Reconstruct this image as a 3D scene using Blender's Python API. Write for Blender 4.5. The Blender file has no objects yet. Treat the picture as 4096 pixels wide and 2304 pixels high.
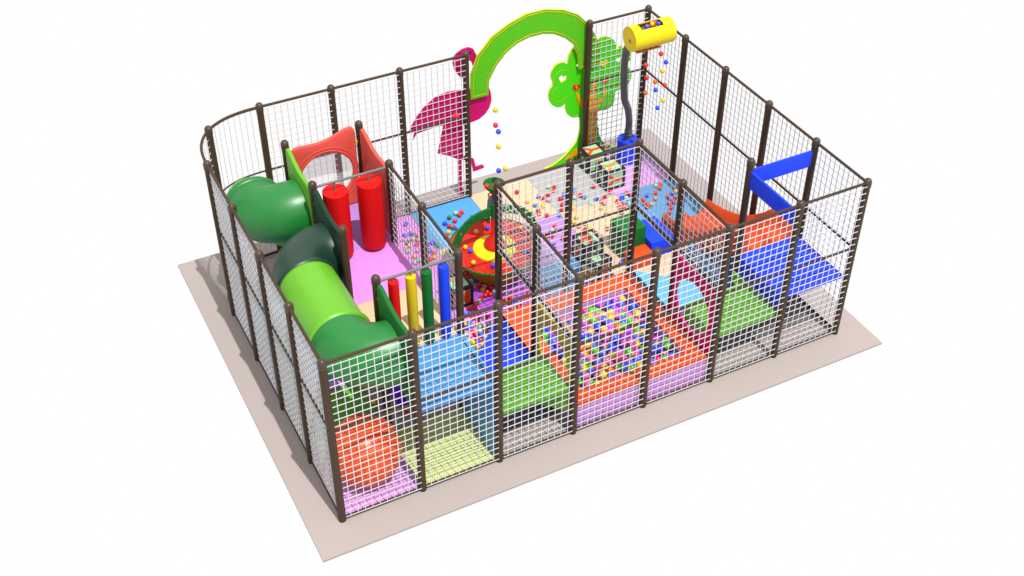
import bpy, bmesh, math, random
from mathutils import Vector, Matrix
random.seed(7)
U = 1.2
sc = bpy.context.scene
COL = sc.collection
R = math.radians
PI = math.pi
KA = 1.0

# ------------------------------------------------------------------ materials
def mat(name, rgb, rough=0.5, spec=0.2, noise=0.06, nscale=9.0, bump=0.0, bscale=60.0, metal=0.0, alpha=1.0, trans=0.0):
    rgb = tuple(c * KA for c in rgb)
    m = bpy.data.materials.new(name); m.use_nodes = True
    nt = m.node_tree; b = nt.nodes['Principled BSDF']
    b.inputs['Roughness'].default_value = rough
    b.inputs['Specular IOR Level'].default_value = spec
    b.inputs['Metallic'].default_value = metal
    tc = nt.nodes.new('ShaderNodeTexCoord')
    n = nt.nodes.new('ShaderNodeTexNoise'); n.inputs['Scale'].default_value = nscale; n.inputs['Detail'].default_value = 5
    nt.links.new(tc.outputs['Object'], n.inputs['Vector'])
    mx = nt.nodes.new('ShaderNodeMix'); mx.data_type = 'RGBA'
    mx.inputs['A'].default_value = (*[max(0, c * (1 - noise)) for c in rgb], 1)
    mx.inputs['B'].default_value = (*[min(1, c * (1 + noise)) for c in rgb], 1)
    nt.links.new(n.outputs['Fac'], mx.inputs['Factor'])
    nt.links.new(mx.outputs['Result'], b.inputs['Base Color'])
    mr = nt.nodes.new('ShaderNodeMapRange')
    mr.inputs['To Min'].default_value = max(0.02, rough - 0.05); mr.inputs['To Max'].default_value = min(1, rough + 0.06)
    nt.links.new(n.outputs['Fac'], mr.inputs['Value']); nt.links.new(mr.outputs['Result'], b.inputs['Roughness'])
    if bump > 0:
        n2 = nt.nodes.new('ShaderNodeTexNoise'); n2.inputs['Scale'].default_value = bscale; n2.inputs['Detail'].default_value = 3
        nt.links.new(tc.outputs['Object'], n2.inputs['Vector'])
        bp = nt.nodes.new('ShaderNodeBump'); bp.inputs['Strength'].default_value = bump; bp.inputs['Distance'].default_value = 0.01
        nt.links.new(n2.outputs['Fac'], bp.inputs['Height']); nt.links.new(bp.outputs['Normal'], b.inputs['Normal'])
    if trans > 0:
        b.inputs['Transmission Weight'].default_value = trans
        b.inputs['IOR'].default_value = 1.05
    if alpha < 1: b.inputs['Alpha'].default_value = alpha
    return m
M = {}
M['slab'] = mat('slab_stone', (.335, .288, .272), .85, .12, .07, 45, .2, 160)
M['steel'] = mat('brown_painted_steel', (.056, .035, .022), .5, .14, .12, 20, .08, 90)
M['steelcap'] = mat('brown_plastic_cap', (.058, .038, .026), .32, .3, .08, 20)
M['net'] = mat('white_net_cord', (.56, .55, .57), .6, .2, .04, 40)
M['black'] = mat('black_rubber_edge', (.012, .012, .013), .6, .3, .2, 30)
M['grey'] = mat('grey_pipe', (.12, .12, .125), .35, .5, .1, 20)
M['hose'] = mat('grey_hose', (.075, .075, .08), .45, .45, .1, 20)
FL = dict(pink=(.64, .23, .66), violet=(.40, .21, .58), orchid=(.42, .10, .60), cream=(.60, .45, .29), cyan=(.078, .29, .56),
          grey=(.36, .36, .36), lemon=(.52, .60, .20), green=(.12, .36, .05), lilac=(.54, .27, .62), undershade=(.125, .12, .12))  # last tone paints the shade under the front platforms
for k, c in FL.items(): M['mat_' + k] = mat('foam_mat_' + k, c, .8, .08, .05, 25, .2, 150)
PL = dict(red=(.60, .012, .008), orange=(.60, .075, .014), blue=(.014, .055, .80), yellow=(.62, .45, .010), darkgreen=(.006, .13, .022),
          green=(.013, .17, .03), lime=(.115, .37, .015), forest=(.009, .034, .022), salmon=(.66, .088, .066), magenta=(.50, .004, .12),
          platgreen=(.105, .33, .027), cyan=(.065, .26, .56), olive=(.50, .32, .006), archgreen=(.085, .45, .010), treegreen=(.055, .60, .004),
          deepyellow=(.56, .29, .004), lightcyan=(.10, .38, .72), purple=(.13, .006, .60), bucket=(.72, .55, .008), wall_violet=(.50, .24, .60), foamred=(.62, .004, .003),
          trayred=(.62, .02, .012), trayyellow=(.68, .58, .01), drumyellow=(.5, .27, .004), mint=(.30, .55, .31), trunk=(.70, .33, .006), trim=(.62, .62, .01), outline=(.74, .36, .004))
for k, c in PL.items():
    M[k] = mat('plastic_' + k, c, .42, .2, .025, 6, .04, 140)
for k in ('green', 'lime', 'forest'):
    M['tube_' + k] = mat('moulded_' + k, PL[k], .36, .5, .05, 6, .03, 120)
for k in ('foamred', 'yellow', 'darkgreen', 'blue', 'orange', 'lightcyan', 'platgreen', 'olive', 'magenta', 'salmon'):
    M['foam_' + k] = mat('vinyl_foam_' + k, PL[k], .55, .15, .06, 12, .12, 180)
M['window'] = mat('clear_polycarbonate', (.62, .60, .63), .1, .4, .01, 5, alpha=.42)
BC = {'red': (.62, .012, .012), 'blue': (.015, .055, .72), 'yellow': (.68, .44, .008), 'pink': (.60, .24, .40), 'mint': (.28, .55, .36),
      'light blue': (.09, .22, .60), 'dark green': (.006, .15, .03), 'orange': (.66, .10, .012), 'violet': (.42, .05, .66), 'periwinkle': (.10, .11, .62),
      'green': (.10, .42, .02), 'magenta': (.58, .006, .17), 'rose': (.62, .11, .32), 'lime': (.30, .60, .06)}
for k, c in BC.items(): M['ball_' + k] = mat('ball_plastic_' + k.replace(' ', '_'), c, .22, .5, .03, 8)

# ------------------------------------------------------------------ mesh helpers (module units, scaled by U when linked)
def box(bm, x0, y0, z0, x1, y1, z1, bev=0.0, rz=0.0):
    cx, cy, cz = (x0 + x1) / 2, (y0 + y1) / 2, (z0 + z1) / 2
    r = bmesh.ops.create_cube(bm, size=1, matrix=Matrix.Translation((cx, cy, cz)) @ Matrix.Rotation(rz, 4, 'Z') @ Matrix.Diagonal((x1 - x0, y1 - y0, z1 - z0, 1)))
    if bev > 0:
        es = list({e for v in r['verts'] for e in v.link_edges})
        bmesh.ops.bevel(bm, geom=es, offset=bev, segments=2, affect='EDGES', profile=.6)
def cyl(bm, p0, p1, r0, r1=None, n=16, caps=True):
    r1 = r0 if r1 is None else r1
    p0, p1 = Vector(p0), Vector(p1); d = p1 - p0
    q = d.to_track_quat('Z', 'Y').to_matrix().to_4x4()
    bmesh.ops.create_cone(bm, cap_ends=caps, segments=n, radius1=r0, radius2=r1, depth=d.length, matrix=Matrix.Translation((p0 + p1) / 2) @ q)
def lathe(bm, prof, c=(0, 0, 0), n=32, axis='Z'):
    rings = []
    for (r, h) in prof:
        ring = []
        for i in range(n):
            a = 2 * PI * i / n
            v = (r * math.cos(a), r * math.sin(a), h)
            if axis == 'X': v = (h, v[0], v[1])
            ring.append(bm.verts.new((v[0] + c[0], v[1] + c[1], v[2] + c[2])))
        rings.append(ring)
    for a, b in zip(rings, rings[1:]):
        for i in range(n): bm.faces.new((a[i], a[(i + 1) % n], b[(i + 1) % n], b[i]))
    return rings
def ball(bm, c, r, seg=20, rng=12):
    bmesh.ops.create_uvsphere(bm, u_segments=seg, v_segments=rng, radius=r, matrix=Matrix.Translation(c))
def sweep(bm, pts, rad, n=10, caps=True, closed=False, a0=0.0):
    pts = [Vector(p) for p in pts]; N = len(pts)
    rads = rad if isinstance(rad, (list, tuple)) else [rad] * N
    tans = []
    for i in range(N):
        if closed: t = pts[(i + 1) % N] - pts[i - 1]
        else: t = pts[min(i + 1, N - 1)] - pts[max(i - 1, 0)]
        tans.append(t.normalized())
    up = Vector((0, 0, 1)) if abs(tans[0].z) < .9 else Vector((1, 0, 0))
    nrm = (up - tans[0] * up.dot(tans[0])).normalized(); rings = []
    for i in range(N):
        t = tans[i]; nrm = (nrm - t * nrm.dot(t)).normalized(); b = t.cross(nrm)
        rings.append([bm.verts.new(pts[i] + (nrm * math.cos(a0 + 2 * PI * k / n) + b * math.sin(a0 + 2 * PI * k / n)) * rads[i]) for k in range(n)])
    for i in range(N if closed else N - 1):
        a, b = rings[i], rings[(i + 1) % N]
        for k in range(n): bm.faces.new((a[k], a[(k + 1) % n], b[(k + 1) % n], b[k]))
    if caps and not closed:
        bm.faces.new(rings[0][::-1]); bm.faces.new(rings[-1])
def bar(bm, a, b, w=.0080, d=.0080):
    # net cord: slightly deeper than wide (d runs across the net plane, local y)
    if abs(b[2] - a[2]) > .01: box(bm, a[0] - w / 2, a[1] - d / 2, a[2], a[0] + w / 2, a[1] + d / 2, b[2])
    else: box(bm, a[0], a[1] - .0036, a[2] - .0034, b[0], a[1] + .0036, a[2] + .0034)
def prism(bm, pts, z0, z1):
    b = [bm.verts.new((x, y, z0)) for x, y in pts]; t = [bm.verts.new((x, y, z1)) for x, y in pts]
    bm.faces.new(b[::-1]); bm.faces.new(t)
    for i in range(len(pts)): bm.faces.new((b[i], b[(i + 1) % len(pts)], t[(i + 1) % len(pts)], t[i]))

def to_mesh(name, bm, m, origin=(0, 0, 0), ang=35):
    bmesh.ops.recalc_face_normals(bm, faces=bm.faces)
    o = Vector(origin)
    for v in bm.verts: v.co = (v.co - o) * U
    me = bpy.data.meshes.new(name); bm.to_mesh(me); bm.free()
    for mm in (m if isinstance(m, list) else [m]): me.materials.append(mm)
    for p in me.polygons: p.use_smooth = True
    me.set_sharp_from_angle(angle=R(ang))
    return me
def link(name, me, parent=None, loc=None, rz=0):
    o = bpy.data.objects.new(name, me); COL.objects.link(o)
    if parent: o.parent = parent
    if loc is not None: o.location = Vector(loc) * U
    o.rotation_euler.z = rz
    return o
def tag(o, label, cat=None, group=None, kind=None):
    if label: o['label'] = label
    if cat: o['category'] = cat
    if group: o['group'] = group
    if kind: o['kind'] = kind
    return o
def thing(name, label, cat, loc=(0, 0, 0), rz=0, group=None):
    o = bpy.data.objects.new(name, None); COL.objects.link(o); o.location = Vector(loc) * U; o.rotation_euler.z = rz
    o.empty_display_size = .1
    return tag(o, label, cat, group)
def part(name, bm, m, parent, origin=None, ang=35):
    """mesh given in world module coordinates -> child of an unrotated thing"""
    org = Vector(parent.location) / U if origin is None else Vector(origin)
    return link(name, to_mesh(name, bm, m, org, ang), parent)
def single(name, bm, m, label, cat, origin, group=None, ang=35):
    o = link(name, to_mesh(name, bm, m, origin, ang), None, origin); return tag(o, label, cat, group)
def N(): return bmesh.new()

def flat_shape(name, splines, plane, level, depth, mats, parent=None, origin=(0, 0, 0), bev=0.0, loc=None):
    """2-D outline (first spline) with holes, extruded; plane 'y': (u,level,v), 'x': (level,u,v)"""
    cu = bpy.data.curves.new(name, 'CURVE'); cu.dimensions = '2D'; cu.fill_mode = 'BOTH'; cu.extrude = depth / 2 - bev; cu.bevel_depth = bev; cu.offset = -bev; cu.bevel_resolution = 2
    for s in splines:
        sp = cu.splines.new('POLY'); sp.points.add(len(s) - 1); sp.use_cyclic_u = True
        for p, (a, b) in zip(sp.points, s): p.co = (a, b, 0, 1)
    t = bpy.data.objects.new('tmp', cu); COL.objects.link(t)
    dg = bpy.context.evaluated_depsgraph_get()
    me = bpy.data.meshes.new_from_object(t.evaluated_get(dg)); bpy.data.objects.remove(t)
    bm = bmesh.new(); bm.from_mesh(me); bpy.data.meshes.remove(me)
    bmesh.ops.remove_doubles(bm, verts=bm.verts, dist=1e-5)
    for v in bm.verts:
        a, b, c = v.co
        v.co = (a, level - c, b) if plane == 'y' else ((level + c, a, b) if plane == 'x' else (a, b, level + c))
    bmesh.ops.recalc_face_normals(bm, faces=bm.faces)
    if isinstance(mats, list) and len(mats) > 1:
        ax = {'y': 1, 'x': 0, 'z': 2}[plane]
        for f in bm.faces:
            f.normal_update()
            f.material_index = 1 if abs(f.normal[ax]) < .6 else 0
    return link(name, to_mesh(name, bm, mats, origin), parent)
def smooth_closed(pts, k=4):
    out = []; n = len(pts)
    for i in range(n):
        p0, p1, p2, p3 = [Vector(pts[(i + j) % n]) for j in (-1, 0, 1, 2)]
        for s in range(k):
            t = s / k
            q = .5 * ((2 * p1) + (p2 - p0) * t + (2 * p0 - 5 * p1 + 4 * p2 - p3) * t * t + (3 * p1 - p0 - 3 * p2 + p3) * t ** 3)
            out.append((q.x, q.y))
    return out
def circle(cx, cy, r, n=48, ry=None):
    ry = r if ry is None else ry
    return [(cx + r * math.cos(2 * PI * i / n), cy + ry * math.sin(2 * PI * i / n)) for i in range(n)]
_letter = {}
def letter(ch, size, m, parent, loc, rot, off=.013):
    k = (ch, size)
    if k not in _letter:
        cu = bpy.data.curves.new('letter', 'FONT'); cu.body = ch; cu.size = size; cu.extrude = .003; cu.align_x = 'CENTER'; cu.align_y = 'CENTER'; cu.offset = off
        t = bpy.data.objects.new('tmp', cu); COL.objects.link(t)
        dg = bpy.context.evaluated_depsgraph_get(); me = bpy.data.meshes.new_from_object(t.evaluated_get(dg)); bpy.data.objects.remove(t)
        xs = [v.co.x for v in me.vertices]; ys = [v.co.y for v in me.vertices]; cx, cy = (min(xs) + max(xs)) / 2, (min(ys) + max(ys)) / 2
        for v in me.vertices: v.co.x -= cx; v.co.y -= cy; v.co *= U
        _letter[k] = me
    me = _letter[k].copy(); me.materials.clear(); me.materials.append(m)
    o = bpy.data.objects.new('letter', me); COL.objects.link(o); o.parent = parent; o.location = Vector(loc) * U; o.rotation_euler = rot
    return o
ORD = ['', 'first', 'second', 'third', 'fourth', 'fifth', 'sixth', 'seventh', 'eighth']
FLOOR_BALLS = [(3.61, 4.65, 'mint'), (3.7, 4.63, 'red'), (3.64, 4.58, 'red'), (3.48, 4.59, 'dark green'), (3.52, 4.48, 'red'), (3.36, 4.49, 'blue'), (3.39, 4.4, 'red'), (3.45, 4.34, 'pink'), (3.32, 4.27, 'yellow'), (3.24, 4.19, 'red'), (3.29, 4.13, 'pink'), (3.78, 4.44, 'blue'), (3.73, 4.38, 'blue'), (3.85, 4.42, 'red'), (3.92, 4.43, 'light blue'), (3.64, 4.35, 'red'), (2.84, 4.74, 'blue'), (2.71, 4.49, 'blue'), (2.81, 4.49, 'blue'), (2.85, 4.4, 'red'), (2.79, 4.36, 'mint'), (2.68, 4.32, 'dark green'), (2.68, 4.24, 'yellow'), (2.79, 4.22, 'red'), (2.61, 4.13, 'mint'), (2.65, 3.98, 'yellow'), (2.67, 3.87, 'mint'), (2.86, 4.31, 'mint'), (2.65, 4.42, 'pink'), (2.61, 4.2, 'pink'), (2.93, 4.15, 'blue'), (3.01, 4.15, 'blue'), (3.04, 4.07, 'dark green'), (2.89, 4.0, 'blue'), (2.92, 3.92, 'red'), (2.89, 3.83, 'yellow'), (2.82, 3.82, 'red'), (2.6, 3.85, 'mint'), (2.74, 4.08, 'pink'), (4.67, 4.71, 'red'), (5.16, 4.62, 'mint'), (5.24, 4.58, 'red'), (5.18, 4.5, 'red'), (4.91, 4.46, 'blue'), (5.06, 4.44, 'red'), (4.95, 4.37, 'red'), (5.0, 4.31, 'pink'), (4.7, 4.42, 'yellow'), (4.76, 4.29, 'light blue'), (4.86, 4.22, 'yellow'), (4.55, 4.27, 'red'), (4.61, 4.19, 'yellow'), (4.66, 4.14, 'mint'), (4.63, 4.07, 'pink'), (4.74, 4.16, 'red'), (4.71, 4.07, 'red'), (4.79, 3.98, 'red'), (4.96, 3.91, 'light blue'), (5.06, 4.01, 'red'), (5.17, 4.26, 'red'), (5.28, 4.33, 'blue'), (5.23, 4.23, 'light blue'), (5.13, 4.11, 'red'), (5.47, 4.36, 'light blue'), (5.38, 4.19, 'mint'), (5.43, 4.25, 'pink'), (5.49, 4.2, 'red'), (5.52, 4.13, 'light blue'), (5.66, 4.01, 'blue'), (5.78, 4.31, 'red'), (5.53, 3.95, 'mint'), (5.7, 3.92, 'red'), (5.71, 3.85, 'pink'), (5.81, 4.0, 'red'), (5.93, 4.07, 'red'), (5.61, 3.78, 'yellow'), (5.62, 3.64, 'yellow'), (5.23, 3.96, 'yellow'), (5.16, 3.74, 'yellow'), (5.07, 3.66, 'yellow'), (6.03, 3.89, 'blue'), (6.14, 3.93, 'red'), (5.91, 3.81, 'red'), (5.98, 3.82, 'blue'), (6.07, 3.82, 'mint'), (5.99, 3.74, 'pink'), (5.86, 3.67, 'red'), (5.93, 3.65, 'red'), (6.04, 3.68, 'mint'), (5.82, 3.54, 'red'), (6.18, 3.87, 'red'), (5.08, 3.54, 'red'), (5.2, 3.55, 'mint'), (5.2, 3.43, 'yellow'), (5.13, 3.42, 'red'), (5.21, 3.35, 'red'), (5.42, 3.29, 'red'), (5.24, 3.18, 'pink'), (5.22, 3.27, 'red'), (4.76, 3.68, 'red'), (4.69, 3.63, 'mint'), (4.62, 3.51, 'red'), (4.56, 3.55, 'red'), (4.74, 3.39, 'red'), (4.54, 3.29, 'blue'), (5.2, 2.51, 'blue'), (4.54, 2.36, 'blue'), (6.64, 3.9, 'mint'), (6.71, 3.88, 'red'), (6.66, 3.81, 'red'), (6.39, 3.74, 'blue'), (6.53, 3.73, 'red'), (6.46, 3.61, 'pink'), (6.27, 3.66, 'red'), (6.25, 3.57, 'red'), (6.24, 3.48, 'red'), (6.33, 3.51, 'yellow'), (6.65, 3.57, 'red'), (6.75, 3.61, 'blue'), (6.66, 3.5, 'light blue'), (6.58, 3.41, 'red'), (6.66, 3.4, 'red'), (6.53, 3.3, 'red'), (6.45, 3.21, 'red'), (6.74, 3.5, 'red'), (6.83, 3.63, 'yellow'), (6.87, 3.69, 'red'), (3.16, 3.34, 'red'), (3.12, 3.26, 'red'), (3.09, 3.32, 'yellow'), (3.12, 3.18, 'red'), (3.21, 3.28, 'yellow'), (3.22, 3.21, 'pink'), (3.13, 3.11, 'mint'), (3.2, 3.1, 'blue'), (3.26, 3.06, 'yellow'), (3.19, 2.98, 'red'), (3.24, 2.92, 'pink'), (3.31, 2.93, 'red'), (3.3, 2.85, 'red'), (3.19, 2.87, 'yellow'), (3.22, 2.8, 'red'), (3.24, 2.73, 'red'), (3.32, 2.77, 'mint'), (3.3, 2.69, 'light blue'), (3.17, 2.75, 'red'), (3.09, 2.72, 'red'), (3.04, 2.67, 'mint'), (2.96, 2.64, 'red'), (2.93, 2.58, 'red'), (2.85, 2.6, 'red'), (2.75, 2.56, 'light blue'), (2.81, 2.5, 'blue'), (3.45, 2.67, 'mint'), (3.38, 2.47, 'red'), (3.3, 2.53, 'red'), (3.01, 2.36, 'red'), (2.87, 2.37, 'red'), (2.74, 2.36, 'light blue'), (2.8, 2.4, 'red'), (2.66, 2.34, 'yellow'), (2.66, 2.26, 'blue'), (2.73, 2.27, 'light blue'), (2.81, 2.26, 'red'), (2.82, 2.19, 'mint'), (2.85, 2.12, 'yellow'), (2.92, 2.15, 'dark green'), (2.78, 2.12, 'mint'), (2.66, 2.15, 'red'), (2.57, 2.15, 'mint'), (2.85, 2.02, 'red'), (2.75, 2.04, 'blue'), (2.79, 1.98, 'mint'), (2.68, 2.0, 'red'), (2.57, 2.03, 'mint'), (2.6, 1.96, 'yellow'), (2.66, 1.93, 'blue'), (2.69, 1.86, 'yellow'), (2.74, 1.92, 'red'), (2.62, 1.85, 'pink'), (3.45, 2.54, 'red'), (3.45, 2.47, 'red'), (3.63, 2.41, 'red'), (3.7, 2.5, 'red'), (3.46, 2.4, 'blue'), (3.46, 2.32, 'red'), (3.36, 2.34, 'red'), (3.37, 2.54, 'red'), (3.54, 2.37, 'red'), (2.7, 2.09, 'red'), (2.73, 2.17, 'pink'), (2.62, 2.09, 'pink')]
FALL_RIGHT = [(6.6, 4.0, 2.29, 'red'), (6.7, 4.0, 2.13, 'blue'), (6.36, 4.0, 2.17, 'red'), (6.65, 4.0, 2.0, 'yellow'), (6.39, 4.0, 1.96, 'red'), (6.54, 4.0, 1.85, 'orange'), (6.71, 4.0, 1.75, 'red'), (6.56, 4.0, 1.71, 'blue'), (6.39, 4.0, 1.71, 'orange'), (6.71, 4.0, 1.49, 'yellow'), (6.62, 4.0, 1.39, 'blue')]
FALL_LEFT = [(3.57, 3.2, 2.66, 'yellow'), (3.02, 3.2, 2.73, 'red'), (3.57, 3.2, 2.43, 'red'), (3.61, 3.2, 2.32, 'blue'), (3.61, 3.2, 2.09, 'yellow'), (3.61, 3.2, 1.71, 'blue'), (3.71, 3.2, 1.71, 'yellow'), (3.45, 3.2, 1.6, 'red'), (3.54, 3.2, 1.57, 'red')]
TRAY_BALLS = [(3.63, 3.61, 'blue'), (3.45, 3.6, 'yellow'), (3.16, 3.35, 'yellow'), (3.19, 3.25, 'blue'), (3.11, 2.99, 'yellow'), (3.32, 2.81, 'blue'), (4.03, 3.39, 'yellow'), (3.87, 2.85, 'blue'), (3.98, 2.92, 'yellow')]
SUN = 4.4
# ================================================================== SETTING
bm = N(); box(bm, -.40, -.445, -.035, 7.44, 5.40, 0, .004)
s = single('ground', bm, M['slab'], None, None, (3.5, 2.5, 0)); s['kind'] = 'structure'
MATS = [('lilac', 0, 0, 'lilac'), ('green', 0, 1, 'leaf green'), ('lemon', 1, 0, 'pale lemon'),
        ('pink', 2, 4, 'pink'), ('pink', 2, 3, 'pink'), ('pink', 2, 2, 'pink'), ('green', 2, 1, 'leaf green'),
        ('cyan', 3, 4, 'sky blue'), ('cream', 3, 3, 'cream'), ('orchid', 3, 2, 'deep violet'),
        ('cream', 4, 4, 'cream'), ('violet', 4, 3, 'light violet'), ('cyan', 4, 2, 'sky blue'),
        ('grey', 5, 4, 'light grey'), ('cream', 5, 3, 'cream'), ('cream', 5, 2, 'cream'),
        ('lilac', 6, 4, 'lilac pink'), ('cyan', 6, 3, 'sky blue'), ('violet', 6, 2, 'light violet'), ('cyan', 6, 1, 'sky blue'), ('cyan', 0, 3, 'sky blue')]
PLACE = {(0, 0): 'under the big orange ball', (0, 1): 'behind the orange ball under the tube', (1, 0): 'under the front blue deck',
         (2, 4): 'at the back fence behind the red panel', (2, 3): 'beside the upper deck, ringed by scattered balls', (2, 2): 'beside the nearest alphabet cube',
         (2, 1): 'at the foot of the blue corner step', (3, 4): 'at the back by the flamingo board', (3, 3): 'behind the red and yellow ball tray', (3, 2): 'under the front of the ball tray',
         (4, 4): 'in the open arch doorway, left half', (4, 3): 'right of the ball tray', (4, 2): 'left of the pair of alphabet cubes',
         (5, 4): 'in the open arch doorway, right half', (5, 3): 'in front of the grey mat and covered with balls', (5, 2): 'under the green and orange climbing blocks',
         (6, 4): 'under the blue ball drum in the back corner', (6, 3): 'at the foot of the orange slide', (6, 2): 'under the lower end of the orange slide', (6, 1): 'under the upper end of the orange slide',
         (0, 3): 'under the dark green tube elbow by the left fence'}
for c, i, j, w in MATS:
    bm = N(); y0 = j + .002
    if (i, j) == (0, 3): box(bm, .03, 2.15, .004, .998, 3.998, .022, .004)
    else: box(bm, i + .002, j + .002, .004, i + .998, j + .998, .022, .004)
    single('floor_mat', bm, M['mat_' + c], f'{w} square foam mat {PLACE[(i, j)]}', 'floor mat', (i + .5, j + .5, 0), 'square foam mats laid on the ground')
bm = N(); box(bm, .03, 2.02, .004, .998, 2.148, .022, .003)
single('floor_mat', bm, M['mat_lilac'], 'narrow lilac foam strip behind the green mat by the left fence', 'floor mat', (.5, 2.08, 0))
bm = N(); box(bm, 1.03, .0, .024, 2.97, .022, .034, .003)
single('edge_strip', bm, M['lightcyan'], 'thin light blue strip along the bottom of the front fence', 'edge strip', (2, 0, 0))

# ================================================================== POSTS
PR, H = .046, 2.5
bm = N(); cyl(bm, (0, 0, 0), (0, 0, 2.40), PR, n=20, caps=True)
post_me = to_mesh('post_tube', bm, M['steel'])
bm = N(); lathe(bm, [(.0505, 2.375), (.0525, 2.385), (.0525, 2.44)] + [(.0525 * math.cos(a), 2.445 + .055 * math.sin(a)) for a in [R(x) for x in range(0, 90, 12)]] + [(.0008, 2.5)], n=20)
cap_me = to_mesh('post_cap', bm, M['steelcap'], ang=50)
def post(x, y, label, group):
    t = thing('fence_post', label, 'post', (x, y, 0), 0, group)
    link('pole', post_me, t); link('cap', cap_me, t)
def nth(i, n, what): return 'first' if i == 0 else ORD[i + 1]
for i in range(8): post(i, 0, f'brown ball-capped post, {ORD[i+1]} from the left along the front fence', 'posts of the outer fence')
for j in (1, 2, 3, 4): post(0, j, f'brown ball-capped post of the left fence, {ORD[j]} behind the near corner', 'posts of the outer fence')
AX, AY = 1 - .5 ** (1 / 2.5), 4 + .5 ** (1 / 2.5)
post(AX, AY, 'brown steel post in the middle of the rounded back left corner', 'posts of the outer fence')
for i, w in ((1, 'where the rounded corner ends'), (2, 'second after the rounded corner'), (3, 'just left of the flamingo board'), (4, 'at the left foot of the green arch'), (6, 'at the right foot of the green arch'), (7, 'at the far back right corner')):
    post(i, 5, f'brown ball-capped post of the back fence, {w}', 'posts of the outer fence')
for j in (1, 2, 3, 4): post(7, j, f'brown ball-capped post of the right fence, {ORD[j]} behind the near right corner', 'posts of the outer fence')
INNER = {(1, 4): 'between the lime panel and the salmon window panel', (2, 4): 'where the two salmon window panels meet', (1, 3): 'at the left end of the punching bag rail',
         (2, 3): 'at the right end of the punching bag rail', (1, 2): 'beside the dark green tube elbow', (2, 2): 'in the middle of the low net beside the pink deck', (1, 1): 'at the left end of the coloured column rail',
         (2, 1): 'at the right end of the coloured column rail', (3, 2): 'in front of the ball tray', (3, 1): 'at the back edge of the yellow panel', (4, 2): 'behind the middle of the ball pit',
         (5, 2): 'beside the green climbing block', (5, 1): 'at the back edge of the magenta panel', (6, 1): 'under the corner of the blue barrier'}
for (x, y), w in INNER.items(): post(x, y, f'brown ball-capped inner post {w}', 'inner posts')

# ================================================================== NET PANELS
def net_mesh(z0, z1, off, a=.05, b=.965):
    bm = N(); n = 9; k = round((z1 - z0) * 10.1)
    for i in range(n + 1):
        x = .097 + (.907 - .097) * i / n
        bar(bm, (x, off, z0), (x, off, z1))
    for j in range(k + 1):
        z = z0 + .01 + (z1 - z0 - .02) * j / k
        bar(bm, (a - .012, off - .006, z), (b + .012, off - .006, z))
    return to_mesh('net', bm, M['net'])
def rail_mesh(z, r, a=.04, b=.96, y=0):
    bm = N(); cyl(bm, (a, y, z), (b, y, z), r, n=12); return to_mesh('rail', bm, M['steel'])
NETM = {('full', -1): net_mesh(.06, 2.42, -.034), ('upper', -1): net_mesh(1.45, 2.42, -.034), ('deck', -1): net_mesh(1.27, 2.42, -.034),
        ('full', 1): net_mesh(.06, 2.42, .034), ('upper', 1): net_mesh(1.45, 2.42, .034), ('deck', 1): net_mesh(1.27, 2.42, .034)}
def net_deep():
    bm = N()
    for i in range(10):
        x = .097 + .81 * i / 9; box(bm, x - .0042, -.0075, .06, x + .0042, .0065, 2.42)
    for j in range(25):
        z = .07 + 2.34 * j / 24; box(bm, .038, -.007, z - .0036, .977, .007, z + .0036)
    return to_mesh('net', bm, M['net'])
NETM[('deep', 1)] = net_deep()
RT, RM, RB = rail_mesh(2.435, .0185), rail_mesh(1.435, .0155), rail_mesh(.035, .019)
bm = N(); box(bm, .04, -.042, 1.405, .96, -.006, 1.455, .004); EDGE = to_mesh('edge', bm, M['black'])
def net_panel(x, y, rz, kind, side, label, group):
    t = thing('net_panel', label, 'net panel', (x, y, 0), rz, group)
    link('net', NETM[(kind, side)], t); link('top_rail', RT, t)
    if kind in ('full', 'deep'): link('middle_rail', RM, t); link('bottom_rail', RB, t)
    if kind == 'upper': link('rubber_edge', EDGE, t)
GF = 'white rope net panels of the outer fence'
FW = ['in front of the big orange ball', 'in front of the blue deck', 'in front of the green deck and yellow panel', 'in front of the left half of the ball pit', 'in front of the right half of the ball pit',
      'in front of the magenta panel', 'at the near right corner']
for i in range(7): net_panel(i, 0, 0, 'full', -1, f'net panel of the front fence {FW[i]}', GF)
LW = ['nearest the front corner', 'second back from the front corner, beside the lime tube', 'third back from the front corner, beside the dark elbow', 'just before the rounded corner']
for j in range(4): net_panel(0, j, PI / 2, 'deep', 1, f'net panel of the left fence {LW[j]}', GF)
RW = ['nearest the front corner, beside the blue deck', 'behind the blue barrier strip', 'beside the foot of the orange slide', 'third forward from the back corner, behind bare ground', 'next to the back corner']
RW = ['nearest the front right corner', 'second behind the front right corner', 'in the middle of the right fence', 'second from the back right corner', 'next to the back right corner']
for j in range(5): net_panel(7, j, PI / 2, 'full', -1, f'net panel of the right fence, {RW[j]}', GF)
for i, w in ((1, 'next to the rounded corner'), (2, 'behind the salmon window panel'), (3, 'in front of the flamingo board'), (6, 'in front of the tree board')):
    net_panel(i, 5, 0, 'full', -1, f'net panel of the back fence {w}', GF)
GI = 'white rope net panels inside the play frame'
net_panel(3, 0, PI / 2, 'upper', 1, 'short hanging net above the yellow panel with black lower edge', GI)
net_panel(3, 1, PI / 2, 'upper', 1, 'short hanging net between the yellow panel and the ball tray', GI)
net_panel(5, 0, PI / 2, 'upper', 1, 'short hanging net above the magenta panel with black lower edge', GI)
net_panel(5, 1, PI / 2, 'upper', 1, 'short hanging net over the blue corner step beside the orange slide', GI)
net_panel(3, 2, 0, 'full', -1, 'full height inner net right of the ball tray post', GI)
net_panel(4, 2, 0, 'full', -1, 'full height inner net right of the first, before two alphabet cubes', GI)
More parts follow.
